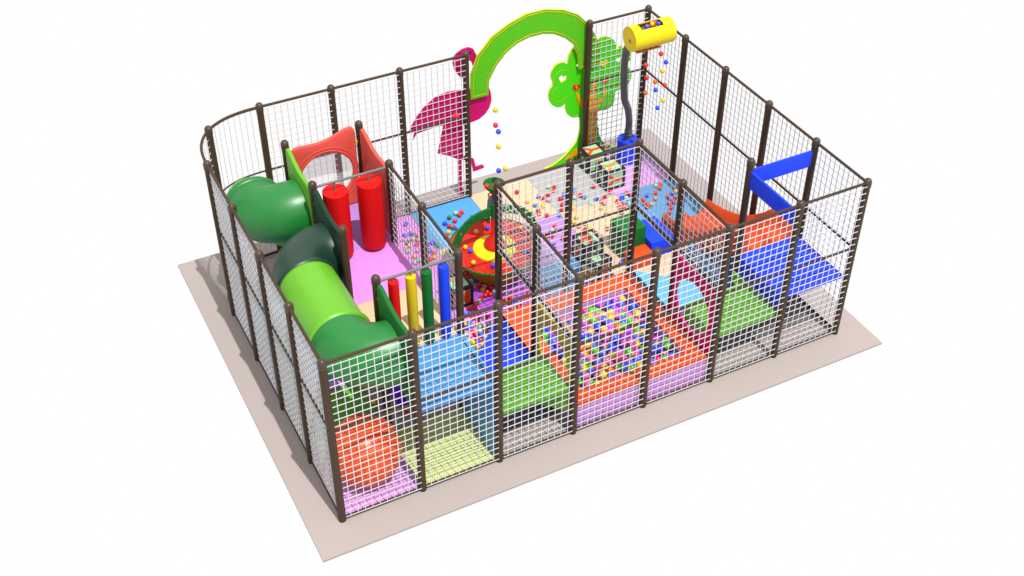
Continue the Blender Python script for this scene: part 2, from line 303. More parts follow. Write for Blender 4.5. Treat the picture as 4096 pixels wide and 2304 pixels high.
net_panel(2, 1, PI / 2, 'deck', 1, 'deck side net beside the coloured hanging columns', GI)
net_panel(2, 2, PI / 2, 'deck', 1, 'deck side net beside the pink deck mat', GI)
# rounded corner: superellipse arc
def arcp(t, dr=0):
    e = 2 / 2.5; c, s = math.cos(t) ** e, math.sin(t) ** e
    return (1 - (1 + dr) * c, 4 + (1 + dr) * s)
def tt(k, n, h): return (0 if h == 0 else PI / 4) + (PI / 4) * k / n
for h, w in ((0, 'left half of the rounded corner'), (1, 'back half of the rounded corner')):
    t = thing('curved_net_panel', f'curved white rope net panel, {w}', 'net panel', ((0, 4, 0) if h == 0 else (AX, AY, 0)), 0, GF)
    pts = [arcp(min(max((h + k / 12) * PI / 4, .002), PI / 2 - .002)) for k in range(13)]
    # resample by arc length
    L = [0]
    for a, b in zip(pts, pts[1:]): L.append(L[-1] + math.dist(a, b))
    def at(s):
        for q in range(12):
            if L[q + 1] >= s - 1e-9:
                f = (s - L[q]) / max(1e-9, L[q + 1] - L[q]); return (pts[q][0] + (pts[q + 1][0] - pts[q][0]) * f, pts[q][1] + (pts[q + 1][1] - pts[q][1]) * f)
        return pts[-1]
    bm = N(); nn = 9
    for k in range(nn + 1):
        x, y = at(L[-1] * (.05 + .9 * k / nn)); sweep(bm, [(x, y, .06), (x, y, 2.42)], .0042, 4, True)
    for k in range(25):
        z = .07 + 2.34 * k / 24; sweep(bm, [(*at(L[-1] * (.03 + .94 * q / 12)), z) for q in range(13)], .0042, 4, True)
    part('net', bm, M['net'], t)
    for nm, z, r in (('top_rail', 2.435, .0185), ('middle_rail', 1.435, .0125), ('bottom_rail', .035, .019)):
        bm = N(); sweep(bm, [(*at(L[-1] * q / 16), z) for q in range(17)], r, 10); part(nm, bm, M['steel'], t)

# ================================================================== UPPER DECKS
def deck(x0, y0, x1, y1, z, th, m, label, loc=None, group='padded decks'):
    bm = N(); box(bm, x0, y0, z - th, x1, y1, z, .008); return single('deck_mat', bm, m, label, 'deck', ((x0 + x1) / 2, (y0 + y1) / 2, z - th), group)
deck(1.04, .06, 1.955, 1.0, 1.25, .08, M['foam_cyan'] if 'foam_cyan' in M else M['cyan'], 'sky blue padded upper deck behind the second front net')
deck(1.02, 1.002, 1.985, 2.03, 1.25, .08, M['mat_cream'], 'cream padded upper deck below the coloured hanging columns')
deck(1.02, 2.032, 1.985, 3.04, 1.25, .08, M['mat_pink'], 'bright pink padded upper deck under the front of the punching bags')
deck(1.02, 3.042, 1.985, 4.03, 1.25, .08, M['mat_violet'], 'light violet padded upper deck inside the salmon window panels')
bm = N(); box(bm, 1.962, .055, .03, 2.012, .99, 1.262, .006)
single('side_wall', bm, M['cyan'], 'tall sky blue padded wall under the right edge of the blue deck', 'padded wall', (1.987, .5, .03))
def frame_beam(x0, y0, x1, y1, z, label):
    bm = N(); cyl(bm, (x0, y0, z), (x1, y1, z), .016, n=10); single('deck_beam', bm, M['steel'], label, 'beam', (x0, y0, z), 'brown beams under the upper decks')
frame_beam(1.04, 1, 1.96, 1, 1.14, 'brown beam below the joint of the blue and cream decks')
frame_beam(1, 2.04, 1, 2.96, 1.14, 'brown beam below the left edge of the pink deck')
frame_beam(1, 1.04, 1, 1.96, 1.14, 'brown beam below the left edge of the cream deck')

# ------------------------------------------------------------------ wave-topped panels with round opening
def play_panel(label, axis, u0, lev, m, open_r, window=False, name='play_wall', flip=False, ring=True, solid=False):
    org = (u0 + .5, lev, 1.25) if axis == 'y' else (lev, u0 + .5, 1.25)
    t = thing(name, label, 'panel', org, 0, None)
    pts = [(.07, 1.28), (.09, 1.26), (.91, 1.26), (.93, 1.28)]
    prof = [(.935, 2.34), (.925, 2.40), (.90, 2.435), (.86, 2.445), (.78, 2.43), (.66, 2.385), (.54, 2.345), (.42, 2.33), (.30, 2.335), (.18, 2.345), (.115, 2.34), (.08, 2.315), (.07, 2.27)]
    pts += prof
    if flip: pts = [(1 - a, b) for a, b in pts][::-1]
    pts = [(a + u0, b) for a, b in pts]
    flat_shape('board', [pts] if solid else [pts, circle(u0 + .5, 1.79, open_r)], axis, lev, .05, [m], t, org, bev=.012)
    def P(u, w, v): return (u, lev + w, v) if axis == 'y' else (lev + w, u, v)
    bm = N()
    for sgn in (-1, 1):
        for rr in ((open_r + .075, open_r + .03) if ring else (open_r + .04,)):
            sweep(bm, [P(u0 + .5 + rr * math.cos(a), sgn * .024, 1.79 + rr * math.sin(a)) for a in [2 * PI * k / 56 for k in range(56)]], .008, 8, closed=True)
    part('rim', bm, m, t)
    for a, b in ((.045, 2.2), (.955, 2.2), (.045, 1.5), (.955, 1.5)):
        bm = N(); c = P(u0 + a, 0, b); box(bm, c[0] - .018, c[1] - .018, c[2] - .018, c[0] + .018, c[1] + .018, c[2] + .018, .005); part('clamp', bm, M['bucket'], t)
    if window:
        bm = N(); s = 1 if window > 0 else -1
        rings = []
        for k in range(7):
            a = k / 6 * PI / 2 * .98; rr, h = open_r * math.cos(a), .22 * math.sin(a) * s
            rings.append([bm.verts.new(P(u0 + .5 + rr * math.cos(q), h, 1.79 + rr * math.sin(q))) for q in [2 * PI * i / 32 for i in range(32)]])
        for A, B in zip(rings, rings[1:]):
            for i in range(32): bm.faces.new((A[i], A[(i + 1) % 32], B[(i + 1) % 32], B[i]))
        bm.faces.new(rings[-1])
        part('bubble_window', bm, M['window'], t)
    return t
play_panel('salmon red wave-topped panel with clear bubble window facing the back fence', 'y', 1, 4.0, M['foam_salmon'], .365, window=1)
play_panel('salmon red wave-topped panel seen edge-on right of the punching bags', 'x', 3, 2.0, M['foam_salmon'], .32, window=1, solid=True)
play_panel('lime green wave-topped panel holding the upper green tube', 'x', 3, 1.0, M['lime'], .36, ring=True)
play_panel('dark forest green wave-topped panel holding the dark tube elbow', 'x', 2, 1.0, M['forest'], .35)
play_panel('bright green wave-topped panel holding the front tube elbow', 'x', 0, 1.0, M['darkgreen'], .35)

# ------------------------------------------------------------------ tubes
def arc3(c, r, a0, a1, n, z0, z1):
    return [(c[0] + r * math.cos(a0 + (a1 - a0) * k / n), c[1] + r * math.sin(a0 + (a1 - a0) * k / n), z0 + (z1 - z0) * (.5 - .5 * math.cos(PI * k / n))) for k in range(n + 1)]
TR, TZ = .365, 1.79
t = thing('crawl_tube', 'U-shaped crawl tube with dark green elbow, lime middle and green front elbow', 'crawl tube', (.5, 1.5, 1.4))
bm = N(); A = [(1.0, 2.5, TZ), (.97, 2.5, TZ)] + arc3((.94, 2.07), .43, PI / 2, PI, 14, TZ, TZ) + [(.51, 2.03, TZ)]
sweep(bm, A, TR, 48, False); part('rear_elbow', bm, M['tube_forest'], t, ang=60)
bm = N(); sweep(bm, [(.51, 2.06, TZ), (.51, 2.035, TZ), (.51, 2.0, TZ), (.51, 1.975, TZ)], [TR + .004, TR + .024, TR + .024, TR + .004], 48, False); part('rear_collar', bm, M['tube_forest'], t, ang=60)
bm = N(); sweep(bm, [(.51, 2.02, TZ), (.51, 1.5, TZ), (.51, .98, TZ)], TR - .006, 48, False); part('straight_section', bm, M['tube_lime'], t, ang=60)
bm = N(); sweep(bm, [(.51, 1.0, TZ), (.51, .985, TZ), (.51, .95, TZ), (.51, .93, TZ)], [TR - .004, TR + .024, TR + .024, TR], 48, False); part('front_collar', bm, M['tube_lime'], t, ang=60)
bm = N(); A = [(.51, .97, TZ), (.51, .93, TZ)] + arc3((.94, .93), .43, PI, 1.5 * PI, 14, TZ, TZ) + [(.97, .5, TZ), (1.0, .5, TZ)]
sweep(bm, A, TR, 48, False); part('front_elbow', bm, M['tube_green'], t, ang=60)
t = thing('tube_slide', 'green tube slide leaving the lime panel and curling down at the rounded corner', 'tube slide', (.5, 3.9, .8))
T1 = .375
bm = N(); A = [(1.0, 3.5, 1.79), (.95, 3.5, 1.79)] + arc3((.93, 3.93), .43, 1.5 * PI, PI, 14, 1.79, 1.66) + [(.5, 3.97, 1.65)]
sweep(bm, A, T1, 48, False); part('upper_elbow', bm, M['tube_green'], t, ang=60)
bm = N(); sweep(bm, [(.5, 3.93, 1.66), (.5, 3.95, 1.655), (.5, 3.99, 1.645), (.5, 4.01, 1.64)], [T1, T1 + .03, T1 + .03, T1], 48, False); part('collar', bm, M['tube_green'], t, ang=60)
bm = N(); A = [(.5, 3.98, 1.645), (.5, 4.05, 1.60)] + arc3((.93, 4.08), .42, PI, PI / 2, 12, 1.58, 1.0)[1:] + [(1.05, 4.5, .86)]
sweep(bm, A, T1 - .02, 40, False); part('lower_elbow', bm, M['tube_lime'], t, ang=60)
bm = N(); sweep(bm, [(1.0, 4.5, .9), (1.35, 4.5, .6), (1.65, 4.5, .44), (1.85, 4.5, .4)], T1 - .03, 40, False); part('exit_section', bm, M['foam_orange'], t, ang=60)

# ------------------------------------------------------------------ punching bags and hanging columns
def hang_rail(y, label):
    bm = N(); cyl(bm, (1.03, y, 2.40), (1.97, y, 2.40), .017, n=12); single('hanging_rail', bm, M['grey'], label, 'rail', (1.5, y, 2.4))
hang_rail(3, 'grey steel rail carrying the two red punching bags'); hang_rail(1, 'grey steel rail carrying four thin coloured columns')
def hanging(name, x, y, r, z0, z1, m, label, cat, group):
    t = thing(name, label, cat, (x, y, z0), 0, group)
    rb = min(.025, r * .3)
    prof = [(.001, 0), (r - rb, 0), (r - rb * .3, rb * .3), (r, rb), (r, z1 - z0 - .006), (r - .006, z1 - z0), (.001, z1 - z0)]
    bm = N(); lathe(bm, prof, (x, y, z0), 40); part('bag' if r > .1 else 'column', bm, m, t, ang=40)
    bm = N(); cyl(bm, (x, y, z1 - .005), (x, y, 2.395), .014 if r > .1 else .009, n=10); part('hanger', bm, M['grey'], t)
hanging('punching_bag', 1.275, 3.0, .158, 1.30, 2.27, M['foam_foamred'], 'big red punching bag, the left one on its rail', 'punching bag', 'red punching bags')
hanging('punching_bag', 1.72, 3.0, .158, 1.30, 2.27, M['foam_foamred'], 'big red punching bag, the right one near the salmon panel', 'punching bag', 'red punching bags')
for x, m, w in ((1.20, 'foam_foamred', 'red'), (1.41, 'foam_yellow', 'yellow'), (1.60, 'foam_darkgreen', 'green'), (1.81, 'foam_blue', 'blue')):
    hanging('hanging_column', x, 1.0, .062, 1.29, 2.34, M[m], f'thin {w} foam column hanging above the blue deck', 'foam column', 'thin foam columns hanging from one rail')

# ================================================================== FRONT CELLS
bm = N(); ball(bm, (.5, .47, .455), .43, 56, 32); single('giant_ball', bm, mat('orange_rubber', (.62, .07, .008), .38, .5, .04, 5), 'giant orange ball in the front left net corner', 'ball', (.5, .47, .022), ang=180)
def platform(x, z, m, mside, label, skirt):
    t = thing('platform', label, 'platform', (x + .5, .5, z - .07))
    bm = N()
    if x == 5: prism(bm, [(5.03, .055), (5.97, .055), (5.97, .975), (5.93, .965), (5.80, .72), (5.03, .70)], z - .075, z)
    else: box(bm, x + .03, .055, z - .075, x + .97, .70 if x == 2 else .99, z, .008)
    part('top_pad', bm, m, t)
    for sx in skirt:
        bm = N(); box(bm, x + sx - .004, .045, z - .42, x + sx + .026, .69, z - .004, .004); part('side_skirt', bm, mside, t)
    return t
plat2 = platform(2, .74, M['foam_platgreen'], M['foam_platgreen'], 'green padded platform beside the yellow panel', ())
bm = N(); prism(bm, [(2.97, .058), (2.97, .62), (2.41, .62)], .33, .662); part('corner_block', bm, M['foam_platgreen'], plat2)
platform(5, .74, M['foam_platgreen'], M['foam_platgreen'], 'green padded platform beside the magenta panel', (.02,))
t = platform(6, .98, M['foam_blue'], M['foam_blue'], 'blue padded upper platform in the front right corner', ())
bm = N(); box(bm, 6.0, .055, .745, 6.028, .985, .98, .005); part('riser', bm, M['foam_blue'], t)
for x0, nm in ((3, 'foam_olive'), (5, 'foam_magenta')):
    w = 'yellow' if x0 == 3 else 'magenta'
    t = thing('hole_panel', f'{w} panel with round crawl hole beside the ball pit', 'panel', (x0, .5, .3))
    sq = [(.055, .32), (.975, .32), (.975, 1.40), (.055, 1.40)]
    y0 = .33 if x0 == 3 else .30
    flat_shape('board', [sq, circle(.515, .85, .388, 56)], 'x', x0, .045, [M['foam_olive'] if x0 == 3 else M['foam_magenta']], t, (x0, .5, .3), bev=.006)
    bm = N(); sweep(bm, [(x0, .515 + .384 * math.cos(a), .85 + .384 * math.sin(a)) for a in [2 * PI * k / 56 for k in range(56)]], .02, 8, closed=True)
    part('hole_rim', bm, M['bucket'] if x0 == 3 else mat('plastic_hot_pink', (.75, .03, .28), .4), t)  # brighter colour paints the lit inner edge of the hole
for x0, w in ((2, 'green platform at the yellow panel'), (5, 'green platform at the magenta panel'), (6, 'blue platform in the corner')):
    bm = N(); box(bm, x0 + .02, .37, .004, x0 + .985, .99, .02, .004); single('floor_mat', bm, M['mat_char'], f'charcoal foam mat in the shade under the {w}', 'floor mat', (x0 + .5, .7, 0))  # dark sheets put shade into the ground colour below each platform
# corner steps
bm = N(); prism(bm, [(2.02, 1.0), (2.985, 1.0), (2.985, 1.965)], .024, .40); single('corner_step', bm, M['foam_blue'], 'royal blue triangular corner step behind the green platform', 'foam step', (2.66, 1.3, .024), 'triangular corner steps')
bm = N(); prism(bm, [(5.02, 1.0), (5.965, 1.0), (5.02, 1.945)], .005, .40); single('corner_step', bm, M['lightcyan'], 'light blue triangular corner step behind the magenta panel', 'foam step', (5.33, 1.3, .005), 'triangular corner steps')

# ================================================================== BALL PIT
t = thing('ball_pit', 'rectangular padded ball pit with orange rim and lilac sides', 'ball pit', (4, 1, 0))
bm = N()
def ring_box(bm, o, i, z0, z1, bev):
    (ox0, oy0, ox1, oy1), (ix0, iy0, ix1, iy1) = o, i
    box(bm, ox0, oy0, z0, ox1, iy0, z1, bev); box(bm, ox0, iy1, z0, ox1, oy1, z1, bev)
    box(bm, ox0, iy0 + .001, z0, ix0, iy1 - .001, z1, bev); box(bm, ix1, iy0 + .001, z0, ox1, iy1 - .001, z1, bev)
O_, I_ = (3.035, .045, 4.955, 1.955), (3.27, .25, 4.73, 1.68)
ring_box(bm, O_, I_, .005, .352, 0); part('side_wall', bm, M['wall_violet'], t)
bm = N(); ring_box(bm, (3.02, .035, 4.965, 1.965), (3.262, .243, 4.738, 1.688), .354, .40, .006); part('rim_pad', bm, M['foam_orange'], t)
bm = N(); box(bm, 3.27, .25, .005, 4.73, 1.68, .03); part('pit_floor', bm, M['mat_orchid'], t)
PC = ['rose', 'rose', 'violet', 'blue', 'blue', 'periwinkle', 'periwinkle', 'blue', 'yellow', 'yellow', 'yellow', 'green', 'green', 'orange', 'magenta', 'rose', 'violet', 'periwinkle']
def ballmesh(r, key, cols, seg=20, rng=12):
    d = {}
    for c in cols:
        bm = N(); ball(bm, (0, 0, 0), r, seg, rng); d[c] = to_mesh('ball_' + c.replace(' ', '_'), bm, M['ball_' + c], ang=180)
    return d
PB = ballmesh(.055, 'pit', sorted(set(PC)), 24, 14)
def put_ball(nm, me, loc, label, cat, group):
    o = link(nm, me, None, loc); tag(o, label, cat, group); return o
rnd = random.Random(11)
placed = []
CW = {'rose': 'rose pink', 'periwinkle': 'pale violet blue', 'violet': 'purple'}
def scatter(z, zj, dmin, n, tries, x0=3.325, x1=4.675, y0=.305, y1=1.625, r=.052):
    k = 0
    for _ in range(tries):
        if k >= n: break
        x, y = rnd.uniform(x0, x1), rnd.uniform(y0, y1); zz = z + rnd.uniform(-zj, zj)
        if all((x - a) ** 2 + (y - b) ** 2 + (zz - c) ** 2 > dmin * dmin for a, b, c in placed):
            placed.append((x, y, zz)); k += 1
for r_ in range(16):
    for q_ in range(14):
        x, y = 3.325 + .0985 * q_ + (.049 if r_ % 2 else 0), .305 + .0865 * r_
        if x > 4.68 or y > 1.63 or rnd.random() < .05: continue
        placed.append((x + rnd.uniform(-.008, .008), y + rnd.uniform(-.006, .006), .268 + rnd.uniform(-.045, .035)))
scatter(.345, .015, .086, 46, 80000)
for x, y, z in placed:
    c = rnd.choice(PC)
    put_ball('pit_ball', PB[c], (x, y, z), f'shiny {CW.get(c, c)} ball lying in the orange rimmed ball pit', 'ball', f'{CW.get(c, c)} balls filling the ball pit')

# ================================================================== PLAY BALLS ON THE FLOOR
SB = ballmesh(.0355, 'play', [c for c in BC if c in ('red', 'blue', 'yellow', 'pink', 'mint', 'light blue', 'dark green', 'orange')])
for x, y, c in FLOOR_BALLS:
    if 2.9 < x < 3.0 and 2.0 < y < 2.7: x -= .0
    put_ball('play_ball', SB[c], (x, y, .022 + .0355), f'small {c} plastic ball lying on the floor mats', 'ball', f'small {c} balls scattered on the floor mats')
for x, y, z, c in FALL_RIGHT: put_ball('falling_ball', SB[c], (x, y, z), f'small {c} ball in mid-air below the yellow drum', 'ball', f'{c} balls falling below the yellow drum')
for k, (x, y, z, c) in enumerate(FALL_LEFT):
    if k < 7: put_ball('falling_ball', SB[c], (x, y, z), f'small {c} ball in mid-air above the green cup of the ball tray', 'ball', f'{c} balls falling above the ball tray')

# ================================================================== BALL TRAY
CX, CY = 3.54, 3.2
t = thing('ball_tray', 'round red and yellow ball tray with green rim and arched green handles', 'ball tray', (CX, CY, 0))
bm = N(); lathe(bm, [(.001, .024), (.33, .024), (.345, .04), (.37, .12), (.43, .40), (.001, .41)], (CX, CY, 0), 48); part('drum', bm, M['drumyellow'], t)
bm = N(); lathe(bm, [(.30, .425), (.60, .452), (.625, .47), (.62, .43), (.42, .39)], (CX, CY, 0), 64); part('dish', bm, M['trayred'], t)
bm = N(); lathe(bm, [(.305, .427), (.30, .445), (.17, .475), (.001, .48)], (CX, CY, 0), 48); part('yellow_disc', bm, M['trayyellow'], t)
bm = N(); lathe(bm, [(.15, .474), (.145, .53), (.14, .545), (.06, .66), (.055, .68), (.045, .70), (.045, 1.0)], (CX, CY, 0), 32); part('red_cone', bm, M['trayred'], t)
bm = N(); sweep(bm, [(CX + .635 * math.cos(a), CY + .635 * math.sin(a), .462) for a in [2 * PI * k / 72 for k in range(72)]], .017, 10, closed=True); part('rim', bm, M['darkgreen'], t)
bm = N(); cyl(bm, (CX, CY, .98), (CX, CY, 1.2), .055, n=24); part('collar', bm, M['darkgreen'], t)
bm = N(); cyl(bm, (CX, CY, 1.2), (CX, CY, 1.42), .036, n=20); part('pole', bm, M['hose'], t)
bm = N(); lathe(bm, [(.001, 1.41), (.05, 1.413), (.095, 1.44), (.135, 1.49), (.15, 1.525), (.138, 1.525), (.10, 1.465), (.001, 1.44)], (CX, CY, 0), 32); part('cup', bm, M['darkgreen'], t)
bm = N(); sweep(bm, [(CX - .06 + .035 * math.cos(a), CY - .01, 1.37 + .028 * math.sin(a)) for a in [2 * PI * k / 20 for k in range(20)]], .009, 8, closed=True)
cyl(bm, (CX - .055, CY, 1.395), (CX + .04, CY, 1.395), .02, n=10); part('ball_ring', bm, M['red'], t)
for a0, nm in ((PI * .985, 0), (-PI * .03, 1), (PI * .40, 2)):
    # arched fin in a vertical plane through the pole
    n_ = 18; outer = [(.60 - .56 * math.sin(PI / 2 * k / n_) ** 1.15 * 1.0, .47 + .66 * math.sin(PI / 2 * (k / n_)) ** .9) for k in range(n_ + 1)]
    outer = [(.625 * math.cos(PI / 2 * k / n_) ** .85 + .02, .47 + .66 * math.sin(PI / 2 * k / n_)) for k in range(n_ + 1)]
    inner = [(.53 * math.cos(PI / 2 * k / n_) ** .85 + .02, .45 + .56 * math.sin(PI / 2 * k / n_)) for k in range(n_ + 1)]
    holes = []
    for q in (.22, .42, .62):
        th = PI / 2 * q; holes.append(circle(.578 * math.cos(th) ** .85 + .02, .46 + .612 * math.sin(th), .022, 18))
    o = flat_shape('arch_fin', [outer + inner[::-1]] + holes, 'y', 0, .03, [M['darkgreen']], t, (0, 0, 0), bev=.003)
    o.rotation_euler.z = a0
    bm = N(); sweep(bm, [(a, 0, b) for a, b in outer], .017, 10)
    o2 = link('edge_tube', to_mesh('edge_tube', bm, M['darkgreen']), o)
for x, y, c in TRAY_BALLS:
    d = math.hypot(x - CX, y - CY)
    put_ball('play_ball', SB[c], (x, y, (.432 + .05 * max(0, d - .3) + .04) if d > .3 else .50), f'small {c} ball lying on the red dish of the ball tray', 'ball', f'{c} balls on the ball tray')
for k, (dx, dy) in enumerate(((-.135, -.05), (-.035, -.09))):
    put_ball('play_ball', SB['red'], (CX + dx, CY + dy, 1.555), ('red ball hanging over the left lip of the green cup', 'red ball inside the front of the green cup')[k], 'ball', 'red balls in the green cup')

# ================================================================== ALPHABET CUBES
def cube(cx, cy, s, rz, label, top, front, left, fc, z0=.023):
    t = thing('alphabet_cube', label, 'alphabet cube', (cx, cy, z0), rz, 'mint alphabet cubes with black edges')
    h = s / 2; e = .021
    bm = N(); box(bm, -h + .006, -h + .006, .006, h - .006, h - .006, s - .006); link('body', to_mesh('body', bm, M['mint']), t)
    bm = N()
    for a in (-1, 1):
        for b in (-1, 1):
            box(bm, a * (h - e) - e, b * (h - e) - e, 0, a * (h - e) + e, b * (h - e) + e, s, .004)
            zc = s - e if b > 0 else e
            box(bm, -h + 2 * e, a * (h - e) - e, zc - e, h - 2 * e, a * (h - e) + e, zc + e, 0)
            box(bm, a * (h - e) - e, -h + 2 * e, zc - e, a * (h - e) + e, h - 2 * e, zc + e, 0)
    link('edge_frame', to_mesh('edge_frame', bm, M['black']), t)
    sz = s * .98
    (ch, mc, rr) = top; letter(ch, sz, mc, t, (0, 0, s - .004), (0, 0, rr))
    (ch, mc, rr) = front; q = Matrix.Rotation(PI / 2, 3, 'X') @ Matrix.Rotation(rr, 3, 'Z'); letter(ch, sz, mc, t, (0, -h + .004, s / 2), q.to_euler())
    (ch, mc, rr) = left; q = Matrix.Rotation(-PI / 2, 3, 'Z') @ Matrix.Rotation(PI / 2, 3, 'X') @ Matrix.Rotation(rr, 3, 'Z'); letter(ch, sz, mc, t, (-h + .004, 0, s / 2), q.to_euler())
LO, LA, LG = M['foam_orange'], mat('letter_amber', (.66, .22, .02), .5), mat('letter_charcoal', (.05, .05, .052), .6)
LB = mat('letter_brown_orange', (.45, .12, .02), .5)
cube(6.045, 4.82, .325, 0, 'mint alphabet cube at the right arch post, orange Y on top', ('Y', LO, PI / 2), ('I', LA, 0), ('O', LG, 0), 0)
cube(6.07, 4.31, .335, 0, 'mint alphabet cube with amber Y on top in front of the blue drum', ('Y', LA, PI * .6), ('Y', LO, PI / 2), ('O', LG, 0), 0)
cube(4.86, 2.895, .33, 0, 'mint alphabet cube with red-orange R on top behind the rotated cube', ('R', LO, -.6), ('R', LG, 0), ('R', LB, PI / 2), 0)
cube(4.735, 2.455, .33, R(27), 'mint alphabet cube turned at an angle with charcoal O on top', ('O', LG, PI / 2), ('R', LO, 0), ('R', LA, PI / 2), 0)
cube(2.80, 2.86, .33, 0, 'mint alphabet cube left of the ball tray drum with orange M on its front', ('Y', LA, 0), ('M', LO, 0), ('O', LG, 0), 0)

# ================================================================== CLIMBING BLOCKS
def block(x0, y0, x1, y1, z1, m, label):
    bm = N(); box(bm, x0, y0, .024, x1, y1, z1, .005); single('climbing_block', bm, m, label, 'foam block', ((x0 + x1) / 2, (y0 + y1) / 2, .024), 'foam climbing blocks')
block(5.26, 2.59, 5.63, 2.97, .50, M['foam_darkgreen'], 'tall dark green foam block beside the inner post')
block(5.27, 2.32, 5.625, 2.585, .20, M['foam_orange'], 'low orange foam block in front of the green block')
block(5.635, 2.43, 6.02, 2.97, .30, M['foam_blue'], 'medium royal blue foam block right of the green block')

# ================================================================== SLIDE
t = thing('double_slide', 'orange two-lane slide coming down from the blue platform', 'slide', (6.5, 1.0, 0))
ST = [(1.0, .985, .24), (1.12, .985, .25), (1.3, .975, .25), (1.45, .88, .24), (1.6, .75, .21), (1.8, .58, .21), (2.0, .44, .21), (2.2, .34, .21), (2.45, .25, .21), (2.65, .20, .21), (2.86, .175, .21)]
CS = [(0, -.16, 0), (0, 0, .85), (.01, 0, 1), (.035, 0, 1.12), (.065, 0, 1.0), (.085, 0, .5), (.12, 0, .12), (.20, 0, 0), (.32, 0, .03), (.375, 0, .3), (.41, 0, .5), (.445, 0, .3), (.50, 0, .03), (.62, 0, 0), (.70, 0, .12), (.735, 0, .5), (.755, 0, 1.0), (.785, 0, 1.12), (.81, 0, 1), (.82, 0, .85), (.82, -.16, 0)]
bm = N(); rows = []
for y, zb, hw in ST: rows.append([bm.verts.new((6.07 + u, y, zb + k * hw + d)) for u, d, k in CS])
for a, b in zip(rows, rows[1:]):
    for i in range(len(CS) - 1): bm.faces.new((a[i], a[i + 1], b[i + 1], b[i]))
    bm.faces.new((a[-1], a[0], b[0], b[-1]))
bm.faces.new(rows[0]); bm.faces.new(rows[-1])
bmesh.ops.subdivide_edges(bm, edges=[], cuts=1)
part('chute', bm, M['foam_orange'], t, ang=50)
bm = N(); box(bm, 6.09, 2.70, .024, 6.87, 2.84, .02 + .06, .006); part('foot', bm, M['foam_orange'], t)
bm = N(); box(bm, 5.90, 1.0, .024, 5.94, 1.98, .58, .004); part('side_wall', bm, M['cyan'], t)
# blue barrier strips
bm = N(); box(bm, 6.035, .985, 2.08, 6.97, 1.015, 2.32, .006); single('barrier_strip', bm, M['foam_blue'], 'blue foam barrier strip running to the right fence above the slide', 'barrier', (6.5, 1, 2.2), 'blue barrier strips around the slide entrance')
bm = N(); box(bm, 5.985, .04, 2.08, 6.015, 1.0, 2.32, .006); single('barrier_strip', bm, M['foam_blue'], 'blue foam barrier strip running to the front fence', 'barrier', (6, .5, 2.2), 'blue barrier strips around the slide entrance')

# ================================================================== BALL DRUMS AND HOSE
QX, QY = 6.62, 4.74
t = thing('ball_drum', 'blue upright drum with two ball holes in the back corner', 'drum', (QX, QY, 0))
bm = N(); lathe(bm, [(.001, .024), (.150, .024), (.155, .03), (.155, .20), (.160, .205), (.160, .225), (.155, .23), (.155, .42), (.150, .435), (.001, .435)], (QX, QY, 0), 40); part('body', bm, M['blue'], t)
for dx, dy in ((-.085, -.03), (.09, .02)):
    bm = N(); lathe(bm, [(.001, .4365), (.038, .4365), (.04, .434)], (QX + dx, QY + dy, 0), 20); part('ball_hole', bm, mat('deep_blue_hole', (.01, .02, .2), .6), t)
t = thing('hose', 'dark grey flexible hose rising from the blue drum to the yellow drum', 'hose', (QX, QY, .43))
HP = [(6.63, 4.74, .45), (6.63, 4.74, .62), (6.62, 4.73, .78), (6.56, 4.68, .98), (6.49, 4.62, 1.12), (6.40, 4.56, 1.3), (6.34, 4.5, 1.55), (6.27, 4.42, 1.9), (6.22, 4.34, 2.15), (6.18, 4.24, 2.36), (6.16, 4.14, 2.52)]
HS = []
for i in range(len(HP) - 1):
    p = [Vector(HP[max(0, min(len(HP) - 1, i + j))]) for j in (-1, 0, 1, 2)]
    for s in range(6):
        q = s / 6; HS.append(.5 * ((2 * p[1]) + (p[2] - p[0]) * q + (2 * p[0] - 5 * p[1] + 4 * p[2] - p[3]) * q * q + (3 * p[1] - p[0] - 3 * p[2] + p[3]) * q ** 3))
HS.append(Vector(HP[-1]))
bm = N(); sweep(bm, HS, .054, 20); part('tube', bm, M['hose'], t)
bm = N(); lathe(bm, [(.055, .435), (.058, .445), (.058, .50), (.066, .505), (.066, .52), (.058, .525), (.058, .55), (.066, .555), (.066, .57), (.055, .60)], (6.63, 4.74, 0), 24); part('coupling', bm, M['hose'], t)
t = thing('ball_dispenser', 'yellow horizontal drum with open slot full of balls, high on the hose', 'ball dispenser', (6.42, 4.05, 2.6))
bm = N(); n = 56; xs = [6.09, 6.22, 6.58, 6.75]; rD = .182; c = (4.06, 2.62)
def slot(i, k): return i == 1 and .155 < ((k + .5) / n) < .285
for layer, rr in ((0, rD), (1, rD - .012)):
    rings = [[bm.verts.new((x, c[0] - rr * math.cos(2 * PI * k / n), c[1] + rr * math.sin(2 * PI * k / n))) for k in range(n)] for x in xs]
    for i in range(3):
        for k in range(n):
            if not slot(i, k): bm.faces.new((rings[i][k], rings[i][(k + 1) % n], rings[i + 1][(k + 1) % n], rings[i + 1][k]))
    if layer == 0: bm.faces.new(rings[0]); bm.faces.new(rings[-1])
part('shell', bm, M['bucket'], t, ang=40)
bm = N(); box(bm, 6.215, 3.93, 2.695, 6.585, 4.20, 2.70); part('inner_shelf', bm, M['bucket'], t)  # added plate that catches the sun so the slot looks bright inside
bm = N(); cyl(bm, (6.084, 4.045, 2.60), (6.091, 4.045, 2.60), .03, n=20); part('end_plug', bm, mat('plug_coral', (.62, .10, .08), .5), t)
bm = N(); box(bm, 6.19, 4.0, 2.395, 6.60, 4.13, 2.41, .003); part('tray', bm, M['olive'], t)
